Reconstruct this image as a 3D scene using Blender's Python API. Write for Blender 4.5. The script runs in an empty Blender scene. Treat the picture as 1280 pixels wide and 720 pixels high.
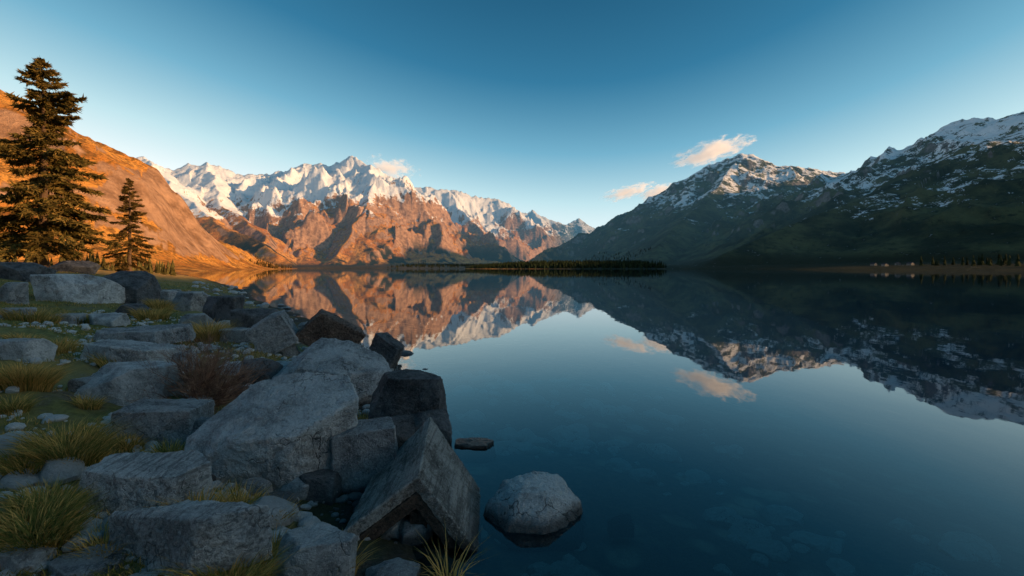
import bpy, bmesh, math, random
import numpy as np
from mathutils import Vector, Matrix, Euler

random.seed(7)
rng = np.random.default_rng(11)
scene = bpy.context.scene
COL = scene.collection
CAM_H = 1.6
F = 640.0      # focal length in image pixels, for placing by image coordinates (18 mm lens on 36 mm)
HOR = 335.0

def from_px(a, b, Y):
    """image pixel + assumed distance -> world metres"""
    return ((a - 640) / F * Y, Y, CAM_H + (HOR - b) / F * Y)

# ------------------------------------------------------------------ noise
class Noise:
    def __init__(s, seed):
        r = np.random.default_rng(seed)
        p = r.permutation(256)
        s.p = np.concatenate([p, p]).astype(np.int32)
        a = r.random(256) * 2 * np.pi
        s.gx = np.cos(a).astype(np.float32); s.gy = np.sin(a).astype(np.float32)
    def __call__(s, x, y):
        x0 = np.floor(x); y0 = np.floor(y)
        fx = (x - x0).astype(np.float32); fy = (y - y0).astype(np.float32)
        xi = x0.astype(np.int64) & 255; yi = y0.astype(np.int64) & 255
        x1 = (xi + 1) & 255; y1 = (yi + 1) & 255
        u = fx * fx * fx * (fx * (fx * 6 - 15) + 10)
        v = fy * fy * fy * (fy * (fy * 6 - 15) + 10)
        def g(ix, iy, dx, dy):
            h = s.p[s.p[ix] + iy]
            return s.gx[h] * dx + s.gy[h] * dy
        a = g(xi, yi, fx, fy); b = g(x1, yi, fx - 1, fy)
        c = g(xi, y1, fx, fy - 1); d = g(x1, y1, fx - 1, fy - 1)
        return ((a + u * (b - a)) + v * ((c + u * (d - c)) - (a + u * (b - a)))) * 1.41
NS = [Noise(i) for i in range(8)]
def fbm(x, y, o=4, k=0, gain=0.5):
    t = np.zeros_like(x, dtype=np.float32); a = 1.0
    for i in range(o):
        t += a * NS[(i + k) % 8](x * 2 ** i + 17.3 * i, y * 2 ** i - 9.1 * i); a *= gain
    return t
def ridged(x, y, o=5, k=0, gain=0.52):
    t = np.zeros_like(x, dtype=np.float32); a = 1.0; w = 1.0; s = 0
    for i in range(o):
        n = 1 - np.abs(NS[(i + k) % 8](x * 2 ** i + 31.7 * i, y * 2 ** i + 5.1 * i)) * 1.6
        n = np.clip(n, 0, 1) ** 2
        t += a * n * w; s += a
        w = np.clip(n * 1.6, 0.15, 1); a *= gain
    return t / s
def sstep(a, b, x):
    t = np.clip((x - a) / (b - a), 0, 1)
    return t * t * (3 - 2 * t)

# ------------------------------------------------------------------ lake outline
LAKE = [(0.55, -1), (0.35, 0.5), (-0.3, 2.4), (-0.75, 3.6), (-1.0, 4.6), (-1.8, 8), (-3.9, 12), (-7.6, 18), (-13, 26), (-20, 38),
        (-45, 75), (-92, 140), (-160, 260), (-255, 480), (-385, 900), (-440, 1050), (-620, 1350), (-520, 1480), (-300, 1560),
        (-110, 1500), (-95, 1030), (-60, 930), (100, 890), (235, 900), (270, 860), (262, 700), (270, 600), (292, 400),
        (310, 300), (330, 150), (305, 0), (260, -200), (60, -260), (8, -60)]
def lake_dist(X, Y):
    P = np.array(LAKE, dtype=np.float64); n = len(P)
    best = np.full(X.shape, 1e12); ins = np.zeros(X.shape, bool)
    for i in range(n):
        ax, ay = P[i]; bx, by = P[(i + 1) % n]
        dx, dy = bx - ax, by - ay
        t = np.clip(((X - ax) * dx + (Y - ay) * dy) / (dx * dx + dy * dy), 0, 1)
        dd = (X - ax - t * dx) ** 2 + (Y - ay - t * dy) ** 2
        best = np.minimum(best, dd)
        c = ((ay > Y) != (by > Y))
        if dy != 0:
            c &= X < (ax + (Y - ay) * dx / dy)
        ins ^= c
    d = np.sqrt(best)
    return np.where(ins, -d, d)

# ------------------------------------------------------------------ ridges: (points, side slope, profile power)
RIDGES = [
 # near left, dry brown hillside
 ([(-1500, 150, 480), (-800, 300, 270), from_px(-60, 92, 430), from_px(0, 122, 470), from_px(50, 161, 510), from_px(100, 206, 570), from_px(160, 252, 650),
   from_px(215, 280, 730), from_px(260, 300, 800), from_px(310, 316, 880), from_px(350, 329, 960)], 0.54, 1.1),
 # snowy main crest
 ([from_px(20, 190, 2500), from_px(110, 202, 2700), from_px(160, 207, 2800), from_px(185, 201, 2850), from_px(205, 214, 2900), from_px(232, 210, 2950), from_px(262, 207, 3000),
   from_px(300, 219, 3050), from_px(335, 223, 3100), from_px(365, 213, 3050), from_px(385, 205, 3050), from_px(408, 209, 3000),
   from_px(437, 195, 2950), from_px(462, 209, 2850)], 0.62, 1.15),
 # right shoulder of main peak
 ([from_px(462, 208, 2850), from_px(500, 238, 2760), from_px(535, 264, 2700), from_px(570, 293, 2650), from_px(608, 324, 2600)], 0.72, 1.1),
 # spur of main peak toward the lake
 ([from_px(462, 208, 2850), from_px(466, 225, 2650), from_px(458, 256, 2400), from_px(445, 288, 2180), from_px(425, 322, 1980)], 0.70, 1.1),
 ([from_px(385, 204, 3050), from_px(372, 232, 2800), from_px(382, 268, 2500), from_px(372, 300, 2200), from_px(360, 322, 1950)], 0.72, 1.2),
 ([from_px(262, 205, 3000), from_px(262, 232, 2700), from_px(285, 262, 2350), from_px(325, 292, 2000), from_px(350, 318, 1800)], 0.62, 1.15),
 ([from_px(185, 199, 2850), from_px(200, 222, 2400), from_px(235, 256, 2050), from_px(280, 286, 1750), from_px(345, 320, 1500)], 0.6, 1.15),
 # rear range
 ([from_px(440, 228, 4300), from_px(480, 226, 4200), from_px(520, 235, 4150), from_px(560, 238, 4200), from_px(590, 244, 4250), from_px(625, 251, 4350), from_px(645, 262, 4400)], 0.68, 1.1),
 ([from_px(560, 238, 4200), from_px(575, 264, 3800), from_px(600, 295, 3400), from_px(640, 322, 3100)], 0.75, 1.1),
 ([from_px(645, 268, 4900), from_px(668, 264, 5000), from_px(690, 276, 5050), from_px(705, 282, 5100), from_px(722, 274, 5200), from_px(738, 284, 5250), from_px(755, 292, 5300), from_px(800, 310, 5400)], 0.7, 1.1),
 ([from_px(668, 264, 5000), from_px(680, 297, 4300), from_px(700, 322, 3800)], 0.7, 1.1),
 # middle right peak
 ([from_px(712, 322, 2500), from_px(745, 303, 2500), from_px(790, 276, 2520), from_px(832, 249, 2550), from_px(862, 227, 2580), from_px(885, 211, 2600), from_px(900, 208, 2600), from_px(915, 204, 2600), from_px(928, 193, 2600), from_px(938, 197, 2600),
   from_px(950, 208, 2620), from_px(975, 211, 2650), from_px(1010, 214, 2700), from_px(1045, 218, 2750), from_px(1100, 224, 2800)], 0.52, 1.2),
 ([from_px(930, 195, 2600), from_px(900, 232, 2250), from_px(862, 272, 1900), from_px(815, 312, 1500)], 0.5, 1.2),
 ([from_px(1010, 213, 2700), from_px(985, 240, 2300), from_px(950, 275, 1850), from_px(905, 312, 1400)], 0.45, 1.2),
 # right mountain
 ([from_px(1010, 240, 2400), from_px(1070, 221, 2250), from_px(1100, 207, 2150), from_px(1135, 190, 2000), from_px(1165, 174, 1900), from_px(1195, 157, 1800), from_px(1218, 151, 1720), from_px(1245, 153, 1650),
   from_px(1280, 144, 1600), (1800, 1500, 520), (2600, 1500, 800), (3600, 1300, 700)], 0.42, 1.1),  # off-frame end of the crest raised to block sun from these slopes
 # front shoulder of the right mountain
 ([(1650, 1150, 330), from_px(1300, 158, 1180), from_px(1240, 188, 1150), from_px(1170, 220, 1120), from_px(1100, 246, 1080), from_px(1030, 272, 1020), from_px(960, 300, 930), from_px(900, 322, 860)], 0.40, 1.1),
 ([(1650, 1150, 330), (1900, 800, 430), (2300, 300, 500), (2600, -300, 500)], 0.40, 1.1),  # unseen off-frame ridge added to shade the right mountain slopes
 # unseen ridge added off-frame right to keep the low sun off the foreground
 ([(500, -480, 105), (480, -250, 113), (470, -100, 115), (470, 60, 113), (520, 180, 70)], 0.55, 1.0),
 ([(-900, -700, 300), (-300, -900, 260), (400, -1000, 300), (1200, -700, 320)], 0.45, 1.1),
]

def mountains(X, Y):
    r = np.sqrt(X * X + Y * Y)
    side = np.maximum(sstep(0, 500, X - 0.05 * Y), (Y < 1250) * 1.0)      # calmer, grassy mountains
    A = np.clip(r * 0.02, 0, 55) * (1 - 0.6 * side)
    wx = X + A * fbm(X / 420, Y / 420, 4, 1); wy = Y + A * fbm(X / 420 + 50, Y / 420 + 9, 4, 3)
    best = np.zeros(X.shape, np.float32); frac = np.ones(X.shape, np.float32); HH = np.ones(X.shape, np.float32)
    for pts, sl, pw in RIDGES:
        for (a, b) in zip(pts[:-1], pts[1:]):
            dx, dy = b[0] - a[0], b[1] - a[1]
            t = np.clip(((wx - a[0]) * dx + (wy - a[1]) * dy) / (dx * dx + dy * dy), 0, 1)
            dist = np.sqrt((wx - a[0] - t * dx) ** 2 + (wy - a[1] - t * dy) ** 2)
            H = np.maximum(a[2] + t * (b[2] - a[2]), 1)
            q = np.clip(dist * sl / H, 0, 1)
            v = H * (1 - q) ** pw
            m = v > best
            best = np.where(m, v, best); frac = np.where(m, q, frac); HH = np.where(m, H, HH)
    return best, frac, HH, side

def height(X, Y):
    X = np.asarray(X, dtype=np.float64); Y = np.asarray(Y, dtype=np.float64)
    r = np.sqrt(X * X + Y * Y)
    d = lake_dist(X, Y)
    d = d + 0.22 * fbm(X * 0.7, Y * 0.7, 3) * sstep(1, 4, r) + sstep(60, 300, r) * 7 * fbm(X / 45, Y / 45, 3, 2)
    land = 3.6 * (1 - np.exp(-np.maximum(d, 0) / 30)) + 0.02 * np.clip(d, 0, 400)
    dn = np.minimum(d, 0)
    bed = -0.30 * (1 - np.exp(dn / 1.2)) - 9 * (1 - np.exp(np.minimum(d + 1.5, 0) / 85))
    z = np.where(d > 0, land, bed)
    nz = 0.06 * fbm(X * 1.3, Y * 1.3, 4) + 0.10 * fbm(X * 0.25, Y * 0.25, 2, 4)
    z = z + nz * sstep(-0.5, 1.5, d) * (1 - sstep(60, 200, r)) + 0.03 * fbm(X * 2.1, Y * 2.1, 3) * (1 - sstep(20, 40, r))
    M = np.zeros(X.shape)
    far = r > 60
    if far.any():
        xs, ys = X[far], Y[far]
        b0, q, H, side = mountains(xs, ys)
        rg = ridged(xs / 520, ys / 520, 7, 2)
        rs = ridged(xs / 260 + 4, ys / 260, 6, 4)
        fine = fbm(xs / 60, ys / 60, 4, 5)
        am = sstep(0.0, 0.28, q) * (1 - sstep(0.75, 1.0, q))
        lf = (xs < 0) * 1.0
        b = b0 + H * am * ((rg - 0.42) * 0.36 * (1 - side) + (rs - .4) * (0.13 + .08 * lf) * side)
        rocky = sstep(350, 500, b0)
        b = b + H * (0.026 * (1 - side) + (0.007 + .018 * rocky) * side) * fine * (1 - sstep(0.85, 1, q))
        b = b + (rg - .4) * 0.04 * H * (1 - sstep(0.0, 0.2, q)) * (1 - .6 * side)
        off = (xs > 300) & (ys < 300) & (ys > -600) & (xs < 900)
        b = np.where(off, b0, b)
        M[far] = np.maximum(b, 0)
    z = z + M * sstep(2, 90, d)
    return z, d

# ------------------------------------------------------------------ material helpers
def newmat(name):
    m = bpy.data.materials.new(name); m.use_nodes = True
    nt = m.node_tree; nt.nodes.clear()
    return m, nt
def N(nt, typ, **kw):
    n = nt.nodes.new(typ)
    for k, v in kw.items(): setattr(n, k, v)
    return n
def L(nt, a, b): nt.links.new(a, b)
def mix(nt, fac, a, b, mode='MIX'):
    n = nt.nodes.new('ShaderNodeMix'); n.data_type = 'RGBA'; n.blend_type = mode; n.clamp_factor = True
    for i, v in ((0, fac), (6, a), (7, b)):
        if hasattr(v, 'is_linked'): L(nt, v, n.inputs[i])
        elif i == 0: n.inputs[0].default_value = v
        else: n.inputs[i].default_value = (*v, 1) if len(v) == 3 else v
    return n.outputs[2]
def math_(nt, op, a, b=0.0, c=0.0, clamp=False):
    n = nt.nodes.new('ShaderNodeMath'); n.operation = op; n.use_clamp = clamp
    for i, v in enumerate((a, b, c)):
        if hasattr(v, 'is_linked'): L(nt, v, n.inputs[i])
        else: n.inputs[i].default_value = v
    return n.outputs[0]
def noise(nt, vec, scale, detail=6, rough=0.55, dist=0.0):
    n = N(nt, 'ShaderNodeTexNoise'); n.inputs['Scale'].default_value = scale; n.inputs['Detail'].default_value = detail
    n.inputs['Roughness'].default_value = rough; n.inputs['Distortion'].default_value = dist
    if vec is not None: L(nt, vec, n.inputs['Vector'])
    return n.outputs['Fac']
def rampf(nt, fac, a, b):
    n = N(nt, 'ShaderNodeMapRange'); n.interpolation_type = 'SMOOTHSTEP'
    L(nt, fac, n.inputs[0]); n.inputs[1].default_value = a; n.inputs[2].default_value = b
    return n.outputs[0]
def finish(nt, col, rough=0.9, bump=None, bstr=0.5, bdist=0.05, spec=0.3):
    p = N(nt, 'ShaderNodeBsdfPrincipled')
    if hasattr(col, 'is_linked'): L(nt, col, p.inputs['Base Color'])
    else: p.inputs['Base Color'].default_value = (*col, 1)
    if hasattr(rough, 'is_linked'): L(nt, rough, p.inputs['Roughness'])
    else: p.inputs['Roughness'].default_value = rough
    p.inputs['Specular IOR Level'].default_value = spec
    if bump is not None:
        b = N(nt, 'ShaderNodeBump'); b.inputs['Strength'].default_value = bstr; b.inputs['Distance'].default_value = bdist
        L(nt, bump, b.inputs['Height']); L(nt, b.outputs[0], p.inputs['Normal'])
    o = N(nt, 'ShaderNodeOutputMaterial'); L(nt, p.outputs[0], o.inputs[0])
    return p, o
def pos(nt): return N(nt, 'ShaderNodeNewGeometry').outputs['Position']
def attr(nt, name):
    a = N(nt, 'ShaderNodeAttribute'); a.attribute_name = name
    return a

# ---- mountain material
def mat_mountain():
    m, nt = newmat('mountain_rock_snow')
    P = pos(nt)
    snow = attr(nt, 'snow').outputs['Fac']; zone = attr(nt, 'zone').outputs['Fac']; steep = attr(nt, 'steep').outputs['Fac']
    painted_haze = attr(nt, 'painted_haze').outputs['Fac']; veg_and_shade = attr(nt, 'veg_and_shade').outputs['Fac']
    n1 = noise(nt, P, 0.012, 8, 0.65); n2 = noise(nt, P, 0.06, 8, 0.7); n4 = noise(nt, P, 0.30, 6, 0.7)
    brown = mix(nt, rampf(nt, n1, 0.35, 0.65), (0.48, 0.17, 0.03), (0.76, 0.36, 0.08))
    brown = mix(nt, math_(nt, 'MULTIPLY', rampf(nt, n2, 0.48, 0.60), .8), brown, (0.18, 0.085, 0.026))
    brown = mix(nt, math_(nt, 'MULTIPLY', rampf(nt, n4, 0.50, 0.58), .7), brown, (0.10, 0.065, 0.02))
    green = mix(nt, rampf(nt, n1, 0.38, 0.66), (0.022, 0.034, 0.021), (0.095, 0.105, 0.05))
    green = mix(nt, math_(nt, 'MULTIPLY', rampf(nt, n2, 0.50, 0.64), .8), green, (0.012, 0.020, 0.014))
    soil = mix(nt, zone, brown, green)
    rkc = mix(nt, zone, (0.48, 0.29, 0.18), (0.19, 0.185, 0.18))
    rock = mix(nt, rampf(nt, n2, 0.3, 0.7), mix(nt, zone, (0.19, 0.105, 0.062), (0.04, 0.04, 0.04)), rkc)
    rk = rampf(nt, math_(nt, 'ADD', steep, math_(nt, 'MULTIPLY', n2, 0.6)), 0.6, 0.95)
    base = mix(nt, rk, soil, rock)
    base = mix(nt, veg_and_shade, base, (0.024, 0.028, 0.013))
    nbr = math_(nt, 'ADD', n2, math_(nt, 'MULTIPLY', math_(nt, 'SUBTRACT', n4, .5), .7))
    sf = rampf(nt, math_(nt, 'ADD', snow, math_(nt, 'MULTIPLY', math_(nt, 'SUBTRACT', nbr, 0.5), math_(nt, 'ADD', 1.3, math_(nt, 'MULTIPLY', zone, 0.9)))), 0.44, 0.54)
    col = mix(nt, sf, base, (0.80, 0.83, 0.87))
    p, o = finish(nt, col, 0.9, n2, 0.8, 8.0, 0.1)
    e = N(nt, 'ShaderNodeEmission'); e.inputs[0].default_value = (0.14, 0.34, 0.48, 1); e.inputs[1].default_value = 0.6  # air haze painted on as a blue glow, stronger with distance along Y
    ms = N(nt, 'ShaderNodeMixShader'); L(nt, painted_haze, ms.inputs[0]); L(nt, p.outputs[0], ms.inputs[1]); L(nt, e.outputs[0], ms.inputs[2])
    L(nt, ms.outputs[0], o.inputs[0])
    return m

def mat_ground():
    m, nt = newmat('shore_ground')
    P = pos(nt)
    s = N(nt, 'ShaderNodeSeparateXYZ'); L(nt, P, s.inputs[0]); z = s.outputs[2]
    n1 = noise(nt, P, 0.9, 8, 0.6); n2 = noise(nt, P, 9, 8, 0.7); n3 = noise(nt, P, 45, 5, 0.7); n4 = noise(nt, P, 0.15, 4)
    grass = mix(nt, rampf(nt, n2, 0.35, 0.65), (0.10, 0.11, 0.028), (0.26, 0.24, 0.07))
    grass = mix(nt, rampf(nt, n4, 0.4, 0.65), grass, (0.30, 0.22, 0.08))
    dirt = mix(nt, rampf(nt, n3, 0.35, 0.65), (0.065, 0.05, 0.036), (0.24, 0.21, 0.18))
    v = N(nt, 'ShaderNodeTexVoronoi'); v.inputs['Scale'].default_value = 16; L(nt, P, v.inputs['Vector'])
    peb = mix(nt, v.outputs['Distance'], (0.38, 0.38, 0.37), (0.03, 0.03, 0.03))
    dirt = mix(nt, rampf(nt, n1, 0.5, 0.6), dirt, peb)
    gmask = rampf(nt, math_(nt, 'ADD', n1, math_(nt, 'MULTIPLY', z, 0.22)), 0.46, 0.60)
    col = mix(nt, gmask, dirt, grass)
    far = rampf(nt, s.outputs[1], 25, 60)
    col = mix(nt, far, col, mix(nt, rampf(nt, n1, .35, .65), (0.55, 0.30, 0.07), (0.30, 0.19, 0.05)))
    wet = rampf(nt, z, 0.16, 0.03)
    col = mix(nt, math_(nt, 'MULTIPLY', wet, 0.8), col, (0.022, 0.019, 0.016))
    v2 = N(nt, 'ShaderNodeTexVoronoi'); v2.inputs['Scale'].default_value = 2.6; L(nt, P, v2.inputs['Vector'])
    cob = mix(nt, rampf(nt, v2.outputs['Distance'], 0.22, 0.42), (0.60, 0.47, 0.31), (0.12, 0.13, 0.11))
    bedc = mix(nt, rampf(nt, n1, 0.42, 0.58), (0.12, 0.145, 0.13), cob)
    bedc = mix(nt, math_(nt, 'MULTIPLY', rampf(nt, n2, 0.4, 0.65), .4), bedc, (0.34, 0.26, 0.16))
    col = mix(nt, rampf(nt, z, -0.0, -0.06), col, bedc)
    col = mix(nt, rampf(nt, z, -0.45, -1.15), col, (0.010, 0.085, 0.19))  # deep bed tinted blue for the light the water absorbs
    hb = math_(nt, 'ADD', n2, math_(nt, 'MULTIPLY', n3, 0.4))
    finish(nt, col, 0.9, hb, 0.9, 0.05, 0.2)
    return m

# ------------------------------------------------------------------ terrain sheet
def build_terrain():
    az = np.concatenate([np.linspace(-48, 48, 1150), np.linspace(48, 312, 170)[1:-1]]) * np.pi / 180
    rr = np.concatenate([np.geomspace(0.05, 1.2, 8)[:-1], np.geomspace(1.2, 100, 230)[:-1], np.geomspace(100, 1000, 210)[:-1],
                         np.linspace(1000, 3400, 270)[:-1], np.linspace(3400, 5800, 150)[:-1], np.geomspace(5800, 16000, 14)])
    A, R = np.meshgrid(az, rr)
    X = R * np.sin(A); Y = R * np.cos(A)
    z, d = height(X.ravel(), Y.ravel())
    rad = R.ravel()
    nr, na = R.shape
    co = np.stack([X.ravel(), Y.ravel(), z], 1).astype(np.float32)
    i = np.arange(nr - 1)[:, None] * na; j = np.arange(na)[None, :]; j2 = (j + 1) % na
    quads = np.stack([i + j, i + j2, i + na + j2, i + na + j], -1).reshape(-1, 4)[:, ::-1]
    me = bpy.data.meshes.new('ground')
    me.vertices.add(len(co)); me.vertices.foreach_set('co', co.ravel())
    me.loops.add(quads.size); me.loops.foreach_set('vertex_index', quads.ravel().astype(np.int32))
    me.polygons.add(len(quads)); me.polygons.foreach_set('loop_start', np.arange(0, quads.size, 4, dtype=np.int32))
    me.polygons.foreach_set('loop_total', np.full(len(quads), 4, dtype=np.int32))
    me.update(calc_edges=True)
    me.polygons.foreach_set('use_smooth', np.ones(len(quads), bool))
    nrm = np.zeros(len(co) * 3, np.float32); me.vertices.foreach_get('normal', nrm); nrm = nrm.reshape(-1, 3)
    x, y = co[:, 0], co[:, 1]
    nz = np.abs(nrm[:, 2])
    nA = fbm(x / 220, y / 220, 5, 3); nB = fbm(x / 40, y / 40, 4, 6)
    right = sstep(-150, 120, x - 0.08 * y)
    az_ = x / np.maximum(y, 1)
    line = 290 + 40 * right - 95 * sstep(-.33, -.38, az_) * (y > 1900) * (x < 0)
    line = np.where((x > 700) & (y < 2350), 255, line)
    line = np.where(y > 3900, 250, line)
    line = np.where((x < -150) & (y < 1300), 2000, line)
    sn = (z - line) / 130 * (1 - .35 * right) + nA * 0.8 + nB * (0.45 + .2 * right)
    sn = sn - (1 - sstep(0.50, 0.70, nz)) * 0.9 - (1 - sstep(0.72, 0.9, nz)) * .5 * right
    sn = sn - right * 0.05
    sn = np.clip(sn * 0.5 + 0.38, 0, 1) * (z > 90)
    steep = 1 - np.where(right > .5, sstep(0.50, 0.76, nz), sstep(0.62, 0.86, nz))
    painted_haze = np.clip((y - 700) / 9000, 0, 0.5) + 0.12 * sstep(3600, 5200, y)
    veg_and_shade = sstep(0.1, 0.35, nA + 0.5 * nB) * (1 - sstep(60, 170, z)) * sstep(900, 1300, y)
    veg_and_shade = np.maximum(veg_and_shade, 0.9 * (1 - sstep(8, 25, z)) * sstep(1100, 1500, y))
    veg_and_shade = np.maximum(veg_and_shade, right * (1 - sstep(14, 30, z)) * (y > 100))  # low right shore painted dark in place of shade, since sun reaches it
    for nme, arr in (('snow', sn), ('zone', right), ('steep', steep), ('painted_haze', painted_haze), ('veg_and_shade', veg_and_shade)):
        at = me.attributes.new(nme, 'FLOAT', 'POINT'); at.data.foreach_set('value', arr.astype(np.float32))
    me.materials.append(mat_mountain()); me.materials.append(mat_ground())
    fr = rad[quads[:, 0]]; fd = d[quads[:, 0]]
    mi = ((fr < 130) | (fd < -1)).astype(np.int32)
    me.polygons.foreach_set('material_index', mi)
    ob = bpy.data.objects.new('ground', me); COL.objects.link(ob)
    return ob
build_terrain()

def gz(x, y):
    z, d = height(np.array([float(x)]), np.array([float(y)])); return float(z[0])
def hit(a, b):
    """where the sight line meets the ground or the water"""
    z = 0.0
    for _ in range(12):
        Y = (CAM_H - z) * F / (b - HOR); X = (a - 640) / F * Y
        z = 0.5 * z + 0.5 * max(gz(X, Y), -0.1)
    return X, Y, z

# ------------------------------------------------------------------ water
def build_water():
    m, nt = newmat('lake_water')
    P = pos(nt)
    mp = N(nt, 'ShaderNodeMapping'); mp.inputs['Scale'].default_value = (1.0, 0.45, 1.0); L(nt, P, mp.inputs[0])
    n1 = noise(nt, mp.outputs[0], 0.5, 4, 0.5); n2 = noise(nt, mp.outputs[0], 5, 3, 0.5)
    h = math_(nt, 'ADD', n1, math_(nt, 'MULTIPLY', n2, 0.06))
    b = N(nt, 'ShaderNodeBump'); b.inputs['Strength'].default_value = 0.08; b.inputs['Distance'].default_value = 0.06; L(nt, h, b.inputs['Height'])
    fr = N(nt, 'ShaderNodeFresnel'); fr.inputs['IOR'].default_value = 1.5
    g = N(nt, 'ShaderNodeBsdfGlossy'); g.inputs['Roughness'].default_value = 0.015; g.inputs['Color'].default_value = (0.94, 0.98, 1.0, 1)
    L(nt, b.outputs[0], g.inputs['Normal'])
    t = N(nt, 'ShaderNodeBsdfTransparent'); t.inputs['Color'].default_value = (0.92, 0.97, 0.99, 1)
    ms = N(nt, 'ShaderNodeMixShader'); L(nt, fr.outputs[0], ms.inputs[0]); L(nt, t.outputs[0], ms.inputs[1]); L(nt, g.outputs[0], ms.inputs[2])
    o = N(nt, 'ShaderNodeOutputMaterial'); L(nt, ms.outputs[0], o.inputs[0])
    me = bpy.data.meshes.new('lake_water')
    me.from_pydata([(-900, -400, 0), (700, -400, 0), (700, 1800, 0), (-900, 1800, 0)], [], [(0, 1, 2, 3)])
    me.materials.append(m)
    ob = bpy.data.objects.new('lake_water', me); COL.objects.link(ob)
build_water()

# ------------------------------------------------------------------ rocks
def mat_rock(name, dark, light, grain=False, lichen=0.5, damp=True):
    m, nt = newmat(name)
    tc = N(nt, 'ShaderNodeTexCoord').outputs['Object']
    oi = N(nt, 'ShaderNodeObjectInfo')
    va = N(nt, 'ShaderNodeVectorMath'); va.operation = 'ADD'; L(nt, tc, va.inputs[0])
    sc = math_(nt, 'MULTIPLY', oi.outputs['Random'], 37.0); L(nt, sc, va.inputs[1]); V = va.outputs[0]
    n1 = noise(nt, V, 3.5, 12, 0.72, 0.4); n2 = noise(nt, V, 20, 10, 0.8); n3 = noise(nt, V, 70, 5, 0.85)
    col = mix(nt, rampf(nt, n1, 0.36, 0.60), dark, light)
    col = mix(nt, math_(nt, 'MULTIPLY', rampf(nt, n2, 0.54, 0.66), 0.65), col, tuple(c * 0.35 for c in dark))
    col = mix(nt, math_(nt, 'MULTIPLY', rampf(nt, n3, 0.53, 0.62), 0.65), col, tuple(min(.82, c * 1.5) for c in light))
    col = mix(nt, math_(nt, 'MULTIPLY', rampf(nt, n3, 0.45, 0.37), 0.6), col, tuple(c * .35 for c in dark))
    n5 = noise(nt, V, 2.2, 5, 0.6)
    col = mix(nt, math_(nt, 'MULTIPLY', rampf(nt, n5, 0.60, 0.75), 0.45), col, (0.21, 0.14, 0.08))
    vo = N(nt, 'ShaderNodeTexVoronoi'); vo.inputs['Scale'].default_value = 16; L(nt, V, vo.inputs['Vector'])
    lc = math_(nt, 'MULTIPLY', rampf(nt, math_(nt, 'ADD', vo.outputs['Distance'], math_(nt, 'MULTIPLY', n2, .3)), 0.38, 0.26), rampf(nt, n1, 0.50, 0.60))
    col = mix(nt, math_(nt, 'MULTIPLY', lc, lichen), col, (0.72, 0.74, 0.68))
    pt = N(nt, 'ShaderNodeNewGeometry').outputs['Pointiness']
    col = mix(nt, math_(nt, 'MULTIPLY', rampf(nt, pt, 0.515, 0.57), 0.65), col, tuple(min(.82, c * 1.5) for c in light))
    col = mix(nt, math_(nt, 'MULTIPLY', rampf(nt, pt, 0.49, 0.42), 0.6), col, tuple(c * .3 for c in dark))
    h = math_(nt, 'ADD', math_(nt, 'MULTIPLY', n2, 1.2), math_(nt, 'MULTIPLY', n3, 0.4))
    h = math_(nt, 'ADD', h, math_(nt, 'MULTIPLY', n1, 2.2))
    cr = N(nt, 'ShaderNodeTexVoronoi'); cr.feature = 'DISTANCE_TO_EDGE'; cr.inputs['Scale'].default_value = 2.2
    wv = N(nt, 'ShaderNodeVectorMath'); wv.operation = 'ADD'; L(nt, V, wv.inputs[0])
    nn = N(nt, 'ShaderNodeTexNoise'); nn.inputs['Scale'].default_value = 3; nn.inputs['Detail'].default_value = 5; L(nt, V, nn.inputs['Vector'])
    L(nt, nn.outputs['Color'], wv.inputs[1]); L(nt, wv.outputs[0], cr.inputs['Vector'])
    crack = rampf(nt, cr.outputs['Distance'], 0.0, 0.02)
    crk = math_(nt, 'MULTIPLY', math_(nt, 'SUBTRACT', 1.0, crack), rampf(nt, n5, .45, .6))
    h = math_(nt, 'SUBTRACT', h, math_(nt, 'MULTIPLY', crk, 0.6))
    col = mix(nt, math_(nt, 'MULTIPLY', crk, 0.7), col, (0.02, 0.02, 0.02))
    if grain:
        mp = N(nt, 'ShaderNodeMapping'); mp.inputs['Scale'].default_value = (26, 1.6, 26); L(nt, V, mp.inputs[0])
        gn = noise(nt, mp.outputs[0], 1.5, 6, 0.65, 0.6)
        col = mix(nt, math_(nt, 'MULTIPLY', rampf(nt, gn, 0.47, 0.62), 0.6), col, tuple(c * 0.3 for c in dark))
        h = math_(nt, 'ADD', h, math_(nt, 'MULTIPLY', gn, -1.6))
    rough = 0.85
    if damp:
        s = N(nt, 'ShaderNodeSeparateXYZ'); L(nt, pos(nt), s.inputs[0])
        wet = rampf(nt, math_(nt, 'ADD', s.outputs[2], math_(nt, 'MULTIPLY', n2, 0.06)), 0.12, 0.05)
        col = mix(nt, math_(nt, 'MULTIPLY', wet, 0.85), col, (0.018, 0.018, 0.017))
        rough = math_(nt, 'SUBTRACT', 0.82, math_(nt, 'MULTIPLY', wet, 0.5))
    finish(nt, col, rough, h, 1.0, 0.04, 0.45)
    return m
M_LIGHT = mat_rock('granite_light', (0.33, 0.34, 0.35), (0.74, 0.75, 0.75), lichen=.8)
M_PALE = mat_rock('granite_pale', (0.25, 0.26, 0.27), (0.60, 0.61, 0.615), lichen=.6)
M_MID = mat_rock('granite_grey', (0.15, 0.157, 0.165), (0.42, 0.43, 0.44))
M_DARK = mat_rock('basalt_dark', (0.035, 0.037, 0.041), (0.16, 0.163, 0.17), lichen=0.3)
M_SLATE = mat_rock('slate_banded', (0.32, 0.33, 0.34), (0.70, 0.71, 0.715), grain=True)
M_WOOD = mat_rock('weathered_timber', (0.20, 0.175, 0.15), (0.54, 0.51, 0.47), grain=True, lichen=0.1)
M_WDARK = mat_rock('dark_brown_timber', (0.06, 0.038, 0.026), (0.16, 0.105, 0.075), grain=True, lichen=0.0)  # darker brown timber than the slabs
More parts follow.
